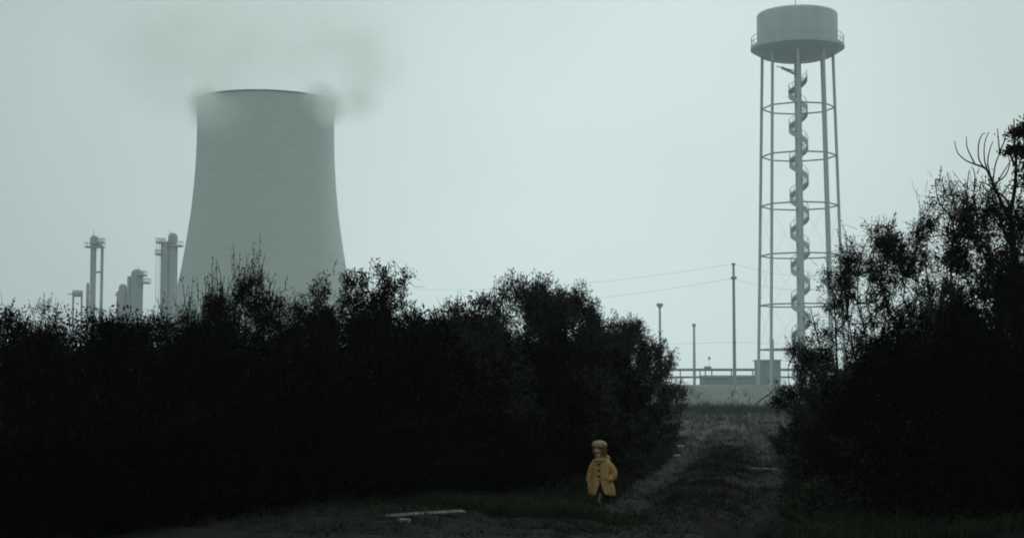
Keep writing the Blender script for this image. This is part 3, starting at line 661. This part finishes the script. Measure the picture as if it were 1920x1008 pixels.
# grass and weeds
def grass(name, boxes, mat, seed, label, cat='grass'):
    rng = np.random.default_rng(seed); P_ = []; H_ = []
    for (f, n, h) in boxes:
        xy = f(rng, n)
        P_.append(xy); H_.append(np.full(len(xy), h)*rng.uniform(.4, 1.3, len(xy)))
    xy = np.concatenate(P_); h = np.concatenate(H_); hk = ((xy[:, 0]-HOLE[0])/.85)**2+((xy[:, 1]-HOLE[1])/2.0)**2 > 1; hk &= ((xy[:, 0]-CHILD[0])**2+(xy[:, 1]-CHILD[1]+.3)**2*.3) > .13; xy = xy[hk]; h = h[hk]
    nb_ = 7; i = np.repeat(np.arange(len(xy)), nb_)
    pos = xy[i]+rng.normal(0, .05, (len(i), 2)); z = gz(pos[:, 0], pos[:, 1])-.01; hh = h[i]*rng.uniform(.5, 1.2, len(i))
    b0 = np.stack([pos[:, 0], pos[:, 1], z], 1); lean = rng.normal(0, .75, (len(i), 2))
    a = rng.uniform(0, math.pi, len(i)); wv = np.stack([np.cos(a), np.sin(a), 0*a], 1)*(.004+.012*hh)[:, None]
    mid = b0+np.stack([lean[:, 0]*hh*.35, lean[:, 1]*hh*.35, hh*.6], 1); tip = b0+np.stack([lean[:, 0]*hh, lean[:, 1]*hh, hh*.92], 1)
    V = np.stack([b0-wv, b0+wv, mid+wv*.7, mid-wv*.7, tip], 1).reshape(-1, 3); j = np.arange(len(i))*5
    o = link(name, npmesh(name, V, [np.stack([j, j+1, j+2, j+3], 1), np.stack([j+3, j+2, j+4], 1)], M[mat]))
    tag(o, label, cat, kind='stuff')
def strip(y0, y1, d0, d1, patch=0, pk=1.5):
    def f(rng, n):
        y = y0+(y1-y0)*rng.uniform(0, 1, n)**pk; x = tcx(y)+rng.uniform(d0, d1, n)
        k_ = noise2(x, y, 1.1, 3)+rng.uniform(-.5, .5, n) > patch
        return np.stack([x, y], 1)[k_]
    return f
def fuzzy(y0, y1, d0, sg, patch=0):
    def f(rng, n):
        y = y0+(y1-y0)*rng.beta(1.3, 1.8, n); x = tcx(y)+d0+rng.normal(0, sg, n)
        k_ = noise2(x, y, .8, 3)+noise2(x, y, .3, 1)*.6+rng.uniform(-.4, .4, n) > patch
        return np.stack([x, y], 1)[k_]
    return f
def rect(x0, x1, y0, y1, patch=0):
    def f(rng, n):
        x = rng.uniform(x0, x1, n); y = rng.uniform(y0, y1, n); k_ = noise2(x, y, 1.1, 3)+rng.uniform(-.5, .5, n) > patch
        return np.stack([x, y], 1)[k_]
    return f
grass('verge_grass', [(strip(20, 60, 1.6, 3.2, -.1), 7000, .2), (strip(24, 60, -3.0, -1.5, -.1), 5000, .2), (rect(-1.5, 2.0, 24.0, 25.6, -.2), 2200, .14), (rect(-6, 4, 20.4, 27, .12), 5200, .08), (rect(-6, 4, 20.4, 25, .3), 1500, .16), (strip(19.5, 30, 1.45, 4.5, -.05), 4200, .22)], 'grass', 31, 'dull green grass along both verges of the track')
grass('track_weeds', [(fuzzy(21, 60, 0, .55, .08), 4200, .11), (fuzzy(21, 70, 0, 1.5, .25), 6000, .07), (fuzzy(25, 55, .1, .5, .2), 1700, .2), (rect(-.5, 3.6, 21, 26, .2), 800, .12)], 'weed', 32, 'dark weeds growing between the wheel ruts and over the far end of the track', 'weeds')

M['haze_pale_weed'] = pmat('haze_pale_weed', (.035, .042, .034), (.13, .135, .11), island=True)  # paler weed for the distance, haze fade put into its colour
grass('field_grass', [(strip(45, 138, -9, 7, .1, 1.0), 9000, .28), (strip(60, 137, -16, 10, .1, 1.0), 7000, .34), (strip(112, 141, -20, 10, .05, 1.0), 5000, .62), (strip(128, 145, -20, 10, .3, 1.0), 2500, .8)], 'haze_pale_weed', 34, 'grass over the far end of the track before the dyke, coloured paler for haze')
# stones on the track
rngS = np.random.default_rng(9)
def clods():
    V = []; Fq = []; o_ = 0
    import bmesh
    bm = bmesh.new(); bmesh.ops.create_icosphere(bm, subdivisions=1, radius=1); bv = np.array([v.co for v in bm.verts]); bf = np.array([[v.index for v in f.verts] for f in bm.faces]); bm.free()
    for i in range(700):
        y = 20.3+26*rngS.random()**1.7; x = tcx(y)+rngS.choice([-1.0, 1.0])+rngS.normal(0, .55) if rngS.random() < .7 else rngS.uniform(-4, 3.5)
        if y > 26 and abs(x-tcx(y)) > 2: continue
        s = rngS.uniform(.01, .032); v = bv*(1+rngS.uniform(-.3, .3, (len(bv), 1)))*s*np.array([1.2, 1.1, .6])+np.array([x, y, float(gz(x, y))+s*.2])
        V.append(v); Fq.append(bf+o_); o_ += len(bv)
    me = npmesh('clods', np.concatenate(V), np.concatenate(Fq), pmat('clod', (.008, .009, .009), (.04, .043, .043), island=True))
    tag(link('clods', me), 'loose grey clods and pebbles strewn over the track', 'pebbles', kind='stuff')
clods()

def leaflitter():
    rng = np.random.default_rng(55); n = 26000
    y = 20+22*rng.uniform(0, 1, n)**1.6; x = rng.uniform(-7, 1, n)+tcx(y)+1.5+rng.normal(0, 1, n)
    hk = ((x-HOLE[0])/.9)**2+((y-HOLE[1])/2.1)**2 > 1; x = x[hk]; y = y[hk]; n = len(x)
    z = gz(x, y)+.006; c = np.stack([x, y, z], 1); a = rng.uniform(0, 6.28, n); d_ = np.stack([np.cos(a), np.sin(a), rng.normal(0, .25, n)], 1)
    sd_ = np.stack([-np.sin(a), np.cos(a), rng.normal(0, .25, n)], 1); l = rng.uniform(.02, .06, n)[:, None]
    V = np.stack([c, c+d_*l*.5+sd_*l*.25, c+d_*l, c+d_*l*.5-sd_*l*.25], 1).reshape(-1, 3)
    o = link('leaf_litter', npmesh('leaf_litter', V, np.arange(4*n).reshape(-1, 4), pmat('litter_leaf', (.002, .003, .002), (.06, .064, .056), island=True)))
    tag(o, 'fallen leaves and bits of straw scattered over the dark ground', 'leaf litter', kind='stuff')
leaflitter()
# ------------------------------------------------------------------ litter
def onground(px, py):
    p = G(px, py)
    for _ in range(4): p = G(px, py, float(gz(p[0], p[1])))
    return p
A_, B_ = onground(709, 966), onground(869, 973)
c_ = (A_+B_)/2; ln = np.linalg.norm((B_-A_)[:2]); an = math.atan2(B_[1]-A_[1], B_[0]-A_[0])
mb = MB(); n_ = 10
for i in range(n_):
    t0, t1 = i/n_-.5, (i+1)/n_-.5
    z = .008*math.cos(math.pi*(t0+t1)/2)
    mb.box(((t0+t1)/2*ln, 0, z+.05), (ln/n_+.001*(i % 2), .11-.004*(i % 3), .022))
o = mb.build('plank', M['plank_wood']); o.location = (c_[0], c_[1], c_[2]+.0); o.rotation_euler = (R(14), 0, an)
tag(o, 'long pale plank lying on the dark ground at the bottom of the picture', 'plank')
def chunk(name, px, py, d, label, cat, rz=0, mat='white_paint', tilt=8):
    import bmesh
    p = onground(px, py); bm = bmesh.new(); bmesh.ops.create_cube(bm, size=1)
    bmesh.ops.subdivide_edges(bm, edges=bm.edges[:], cuts=2, use_grid_fill=True); r_ = random.Random(px)
    for v in bm.verts: v.co = Vector((v.co.x*d[0]*(1+r_.uniform(-.15, .15)), v.co.y*d[1]*(1+r_.uniform(-.15, .15)), v.co.z*d[2]*(1+r_.uniform(-.3, .3))))
    me = bpy.data.meshes.new(name); bm.to_mesh(me); bm.free(); me.materials.append(M[mat]); o = link(name, me)
    o.location = (p[0], p[1], p[2]+d[2]*.45); o.rotation_euler = (R(tilt), R(3), rz); tag(o, label, cat)
chunk('wood_scrap', 759, 977, (.14, .06, .04), 'short pale scrap just below the long pale plank', 'scrap', .1)
chunk('broken_rail', 1417, 880, (.26, .07, .05), 'left piece of the broken white rail lying across the right wheel rut', 'rail', .05)
chunk('broken_rail', 1444, 881, (.36, .07, .05), 'right, longer piece of the broken white rail across the right wheel rut', 'rail', -.04)
chunk('paper_litter', 1276, 842, (.24, .10, .13), 'larger crumpled white litter beside the left wheel rut', 'litter', .4)
chunk('paper_litter', 1268, 857, (.24, .08, .07), 'smaller flat white litter just below the larger crumpled one', 'litter', .2)

# ------------------------------------------------------------------ child
def child():
    foot = G(1124, 940); Yp = float(foot[1]); x0 = float(P(1127, 900, Yp)[0]); z0 = float(gz(x0, Yp)); z0 = min(z0, .03)
    kz = F/Yp
    e = empty('person', (x0, Yp, z0), 'small child in a long camel coat walking beside the left hedge', 'person', rz=R(-22))
    S = 1.0
    skin = pmat('skin', (.62, .40, .25), (.55, .34, .21), scale=30, rough=.6)
    coat = pmat('coat_wool', (.60, .35, .14), (.40, .23, .09), scale=26, rough=.95, bump=.6, bscale=60, bdist=.01)
    coat2 = pmat('coat_edge', (.40, .28, .13), (.30, .19, .07), scale=30, rough=.95)
    hairm = pmat('hair', (.20, .13, .05), (.12, .075, .03), scale=60, stretch=(1, 1, .3), rough=.8)
    hairtopm = pmat('hair_top_lit', (.42, .33, .20), (.27, .19, .10), scale=60, rough=.9)
    dark = pmat('dark_wool', (.012, .012, .014), (.02, .02, .022), scale=30, rough=.9)
    boot = pmat('boot_leather', (.60, .36, .10), (.5, .28, .08), scale=30, rough=.6)
    # body: one skinned figure with a face, neck, arms and fingers
    me = bpy.data.meshes.new('body')
    vs = []; es = []; rs = []
    def v(p, r, par=None):
        vs.append(p); rs.append(r); i = len(vs)-1
        if par is not None: es.append((par, i))
        return i
    pel = v((0, 0, .50), .085); sp_ = v((0, 0, .62), .08, pel); ch = v((0, .005, .74), .09, sp_); nk = v((-.01, 0, .83), .045, ch); hd = v((-.03, -.01, .90), .075, nk); ht = v((-.035, -.005, .985), .098, hd); tp = v((-.035, 0, 1.06), .075, ht)
    nose = v((-.075, -.105, .955), .014, ht); chin = v((-.06, -.07, .895), .035, hd)
    for s in (-1, 1):
        sh = v((s*.13, 0, .775), .05, ch)
        if s < 0: el = v((-.185, -.005, .60), .038, sh); wr = v((-.205, -.03, .43), .024, el); pm = v((-.208, -.035, .375), .03, wr)
        else: el = v((.245, .03, .60), .038, sh); wr = v((.165, -.055, .50), .024, el); pm = v((.13, -.08, .475), .028, wr)
        d0 = (0, -.1, -1) if s < 0 else (-.8, -.4, -.4)
        for f in range(4):
            o1 = ((f-1.5)*.012, (f-1.5)*.004, 0); L1 = (.026, .032, .029, .022)[f]
            a1 = v((vs[pm][0]+o1[0]+d0[0]*L1, vs[pm][1]+o1[1]+d0[1]*L1, vs[pm][2]+d0[2]*L1-.008), .0075, pm)
            v((vs[a1][0]+d0[0]*L1*.8+.006, vs[a1][1]-.012, vs[a1][2]+d0[2]*L1*.7), .006, a1)
        t1 = v((vs[pm][0]+.028, vs[pm][1]-.02, vs[pm][2]-.004), .008, pm); v((vs[t1][0]+.006, vs[t1][1]-.008, vs[t1][2]-.022), .006, t1)
        hp = v((s*.06, 0, .44), .07, pel)
        if s < 0: kn = v((-.06, -.05, .27), .045, hp); an_ = v((-.03, -.03, .09), .032, kn); v((-.035, -.10, .04), .028, an_)
        else: kn = v((.07, .03, .27), .045, hp); an_ = v((.08, .12, .10), .032, kn); v((.085, .09, .03), .028, an_)
    me.from_pydata(vs, es, []); o = link('body', me, e); me.materials.append(skin)
    md = o.modifiers.new('skin', 'SKIN'); sk = me.skin_vertices[0].data
    for i, r_ in enumerate(rs): sk[i].radius = (r_, r_)
    sk[0].use_root = True; ss = o.modifiers.new('sub', 'SUBSURF'); ss.levels = 2; ss.render_levels = 2
    # face details
    for s in (-1, 1):
        mb = MB(); cxx = -.062+s*.034; cyy = -.088+(.012 if s > 0 else .0); mb.lathe([(.003, -.009), (.011, -.005), (.013, 0), (.011, .005), (.003, .009)], c=(cxx, cyy, .98), n=10); q = mb.build('eye', dark, o, True)
        mb = MB(); mb.lathe([(.006, -.028), (.018, -.015), (.02, .005), (.012, .026), (.003, .03)], c=(-.035+s*.098, .0, .965), n=10); mb.build('ear', skin, o, True)
    mb = MB(); mb.tube([(-.085, -.098, .918), (-.065, -.104, .914), (-.045, -.096, .918)], [.003, .006, .003], 6); mb.build('mouth', pmat('lip', (.25, .1, .08)), o, True)
    # hair : bulky bob to the collar
    mb = MB(); n_ = 28; rows = 14; vs2 = []
    for i in range(rows+1):
        t_ = i/rows; z = 1.098-.26*t_; base = .128*math.sin(min(1, t_*1.9+.12)*math.pi/2)**.6*(1-.25*max(0, t_-.6))
        for j in range(n_):
            a = 2*math.pi*j/n_; face = max(0, math.cos(a-R(-122)))**.8*(t_ > .32)*min(1, (t_-.32)*5)
            r_ = base*(1+.05*math.sin(9*a+4*t_)+.03*math.sin(17*a))*(1-.42*face)
            vs2.append((-.032+r_*math.cos(a), .012+r_*math.sin(a)*.95, z+.008*math.sin(5*a)))
    fs2 = [(i*n_+j, i*n_+(j+1) % n_, (i+1)*n_+(j+1) % n_, (i+1)*n_+j) for i in range(rows) for j in range(n_)]+[tuple(range(n_))]
    mb.add(vs2, fs2); mb.build('hair', hairm, e, True)
    mb = MB(); mb.lathe([(.118, 1.025), (.133, 1.04), (.138, 1.065), (.130, 1.095), (.106, 1.122), (.065, 1.141), (.012, 1.15)], c=(-.03, .008, 0), n=28)
    mb.v = [(x*(1+.03*math.sin(40*x+25*y_)), y_*(1+.03*math.sin(37*x)), z+.004*math.sin(60*x+30*y_)) for x, y_, z in mb.v]
    ob = mb.build('cap', hairtopm, e, True)  # top of the hair; light from above put into its paler colour
    # coat: lofted, flared, open at the lower front, with collar and sleeves
    n_ = 48; secs = [(.835, .065, .06, 0), (.815, .095, .078, 0), (.79, .13, .09, 0), (.75, .152, .10, .0), (.68, .158, .108, .004), (.60, .160, .112, .008), (.52, .168, .12, .012), (.44, .185, .13, .014), (.36, .218, .145, .016), (.28, .232, .155, .018), (.215, .24, .16, .018)]
    mb = MB(); grid = []
    for si, (z, rx, ry, xo) in enumerate(secs):
        gap = 0 if z > .46 else (.46-z)/.245*.34
        row = []
        for j in range(n_+1):
            a = -math.pi/2+R(4)+gap+(2*math.pi-2*gap)*j/n_
            fold = 1+.05*math.sin(7*a+2+3*z)*(1-min(1, max(0, (z-.3)/.5)))+.022*math.sin(11*a+14*z)+.018*math.sin(23*z+3*a)
            row.append((xo+rx*fold*math.cos(a), ry*fold*math.sin(a), z+.01*math.sin(4*a)*(z < .3)))
        grid.append(row)
    vsc = [p for r_ in grid for p in r_]; m1 = n_+1
    fc = [(i*m1+j, i*m1+j+1, (i+1)*m1+j+1, (i+1)*m1+j) for i in range(len(secs)-1) for j in range(n_)]
    mb.add(vsc, fc)
    mb.tube([(-.115, .0, .768), (-.165, 0, .69), (-.20, -.005, .58), (-.22, -.02, .48), (-.228, -.03, .42)], [.052, .056, .05, .046, .042], 14)
    mb.tube([(.115, .0, .768), (.175, .01, .70), (.245, .02, .60), (.252, .0, .53), (.20, -.06, .485), (.15, -.09, .465)], [.052, .06, .056, .054, .048, .042], 14)
    cobj = mb.build('coat', coat, e, True); md = cobj.modifiers.new('th', 'SOLIDIFY'); md.thickness = .012; md.offset = -.5
    sb = cobj.modifiers.new('sub', 'SUBSURF'); sb.levels = 1; sb.render_levels = 1
    mb = MB(); mb.lathe([(.072, .815), (.10, .80), (.128, .79), (.13, .805), (.105, .835), (.08, .86), (.07, .855)], c=(-.005, 0, 0), n=24, cap=(False, False)); mb.build('collar', coat2, cobj, True)
    mb = MB(); mb.lathe([(.03, -.075), (.085, -.05), (.108, -.005), (.095, .04), (.05, .065), (.01, .07)], c=(.035, .07, .825), n=20); mb.v = [(x, y_, z+.25*(y_-.07)) for x, y_, z in mb.v]; mb.build('hood', coat2, cobj, True)
    for z in (.74, .64, .54):
        mb = MB(); mb.tube([(-.03, -.125-.02*(.74-z), z), (.03, -.125-.02*(.74-z), z)], [.011, .011], 8); mb.build('toggle', dark, cobj, True)
    mb = MB(); mb.box((.10, -.125, .50), (.10, .02, .03)); mb.build('pocket_flap', coat2, cobj)
    # trousers
    mb = MB(); mb.tube([(-.06, 0, .46), (-.06, -.045, .28), (-.035, -.03, .14)], [.075, .06, .05], 12); mb.tube([(.06, 0, .46), (.07, .03, .28), (.08, .11, .13)], [.075, .06, .05], 12); mb.build('trousers', dark, e, True)
    for s, (bx_, by_, bz_) in ((-1, (-.03, -.035, 0)), (1, (.08, .11, .01))):
        mb = MB(); mb.tube([(bx_, by_, bz_+.24), (bx_, by_, bz_+.09), (bx_, by_-.01, bz_+.045)], [.05, .047, .05], 12)
        mb.tube([(bx_, by_+.04, bz_+.04), (bx_-.005, by_-.03, bz_+.045), (bx_-.012, by_-.09, bz_+.035), (bx_-.014, by_-.125, bz_+.028)], [.034, .044, .04, .022], 12)
        mb.build('boot', boot if s < 0 else dark, e, True)
child()

# ------------------------------------------------------------------ steam over the cooling tower
def steam():
    A = P(60, -70, 560); B = P(860, 300, 560)
    mb = MB(); c = ((A[0]+B[0])/2, 562, (A[2]+B[2])/2); d_ = (B[0]-A[0], 110, A[2]-B[2])
    mb.box((0, 0, 0), d_)
    m = bpy.data.materials.new('steam'); m.use_nodes = True; N = m.node_tree.nodes; L = m.node_tree.links; N.remove(N['Principled BSDF'])
    pv = N.new('ShaderNodeVolumePrincipled'); pv.inputs['Color'].default_value = (.985, 1, .99, 1); pv.inputs['Anisotropy'].default_value = .7
    L.new(pv.outputs[0], N['Material Output'].inputs['Volume'])
    t = N.new('ShaderNodeTexCoord'); n = N.new('ShaderNodeTexNoise'); n.inputs['Scale'].default_value = .075; n.inputs['Detail'].default_value = 5; n.inputs['Roughness'].default_value = .62
    L.new(t.outputs['Object'], n.inputs['Vector'])
    tot = None
    for (px, py, Y, rp, dens) in ((600, 188, 550, 44, .42), (614, 204, 550, 44, .42), (642, 196, 562, 48, .11), (672, 186, 564, 60, .12), (690, 176, 566, 48, .06), (700, 120, 568, 100, .09), (640, 60, 570, 150, .06),
            (386, 188, 550, 42, .45), (356, 184, 562, 38, .08), (392, 208, 544, 46, .22), (425, 232, 541, 60, .16), (500, 120, 573, 140, .020), (330, 70, 573, 210, .055), (480, 20, 573, 240, .03), (560, 165, 573, 60, .03), (430, 168, 573, 60, .03)):
        p = P(px, py, Y)-np.array(c); vm = nd(N, 'ShaderNodeVectorMath', operation='DISTANCE'); L.new(t.outputs['Object'], vm.inputs[0]); vm.inputs[1].default_value = tuple(p)
        q = mth(N, L, 'MULTIPLY_ADD', vm.outputs['Value'], -1/(rp*Y/F)); q.node.inputs[2].default_value = 1; q.node.use_clamp = True
        q = mth(N, L, 'POWER', q, 1.3); q = mth(N, L, 'MULTIPLY', q, dens)
        tot = q if tot is None else mth(N, L, 'ADD', tot, q)
    mr = N.new('ShaderNodeMapRange'); mr.inputs[1].default_value = .36; mr.inputs[2].default_value = .66; mr.inputs[3].default_value = .22; mr.inputs[4].default_value = 1.5
    L.new(n.outputs['Fac'], mr.inputs[0]); L.new(mth(N, L, 'MULTIPLY', tot, mr.outputs[0]), pv.inputs['Density'])
    o = mb.build('steam_plume', m); o.location = c; tag(o, 'thin steam drifting off the rim of the cooling tower', 'steam', kind='stuff')
steam()
# ------------------------------------------------------------------ haze
def haze():
    mb = MB(); mb.box((0, 455, 87), (1900, 1410, 180))
    m = bpy.data.materials.new('haze'); m.use_nodes = True; N = m.node_tree.nodes; L = m.node_tree.links; N.remove(N['Principled BSDF'])
    pv = N.new('ShaderNodeVolumePrincipled'); pv.inputs['Color'].default_value = (.86, .95, .94, 1); pv.inputs['Density'].default_value = .0003; pv.inputs['Anisotropy'].default_value = .55
    L.new(pv.outputs[0], N['Material Output'].inputs['Volume'])
    o = mb.build('haze', m); tag(o, 'pale grey haze filling the air', 'haze', kind='stuff')
haze()
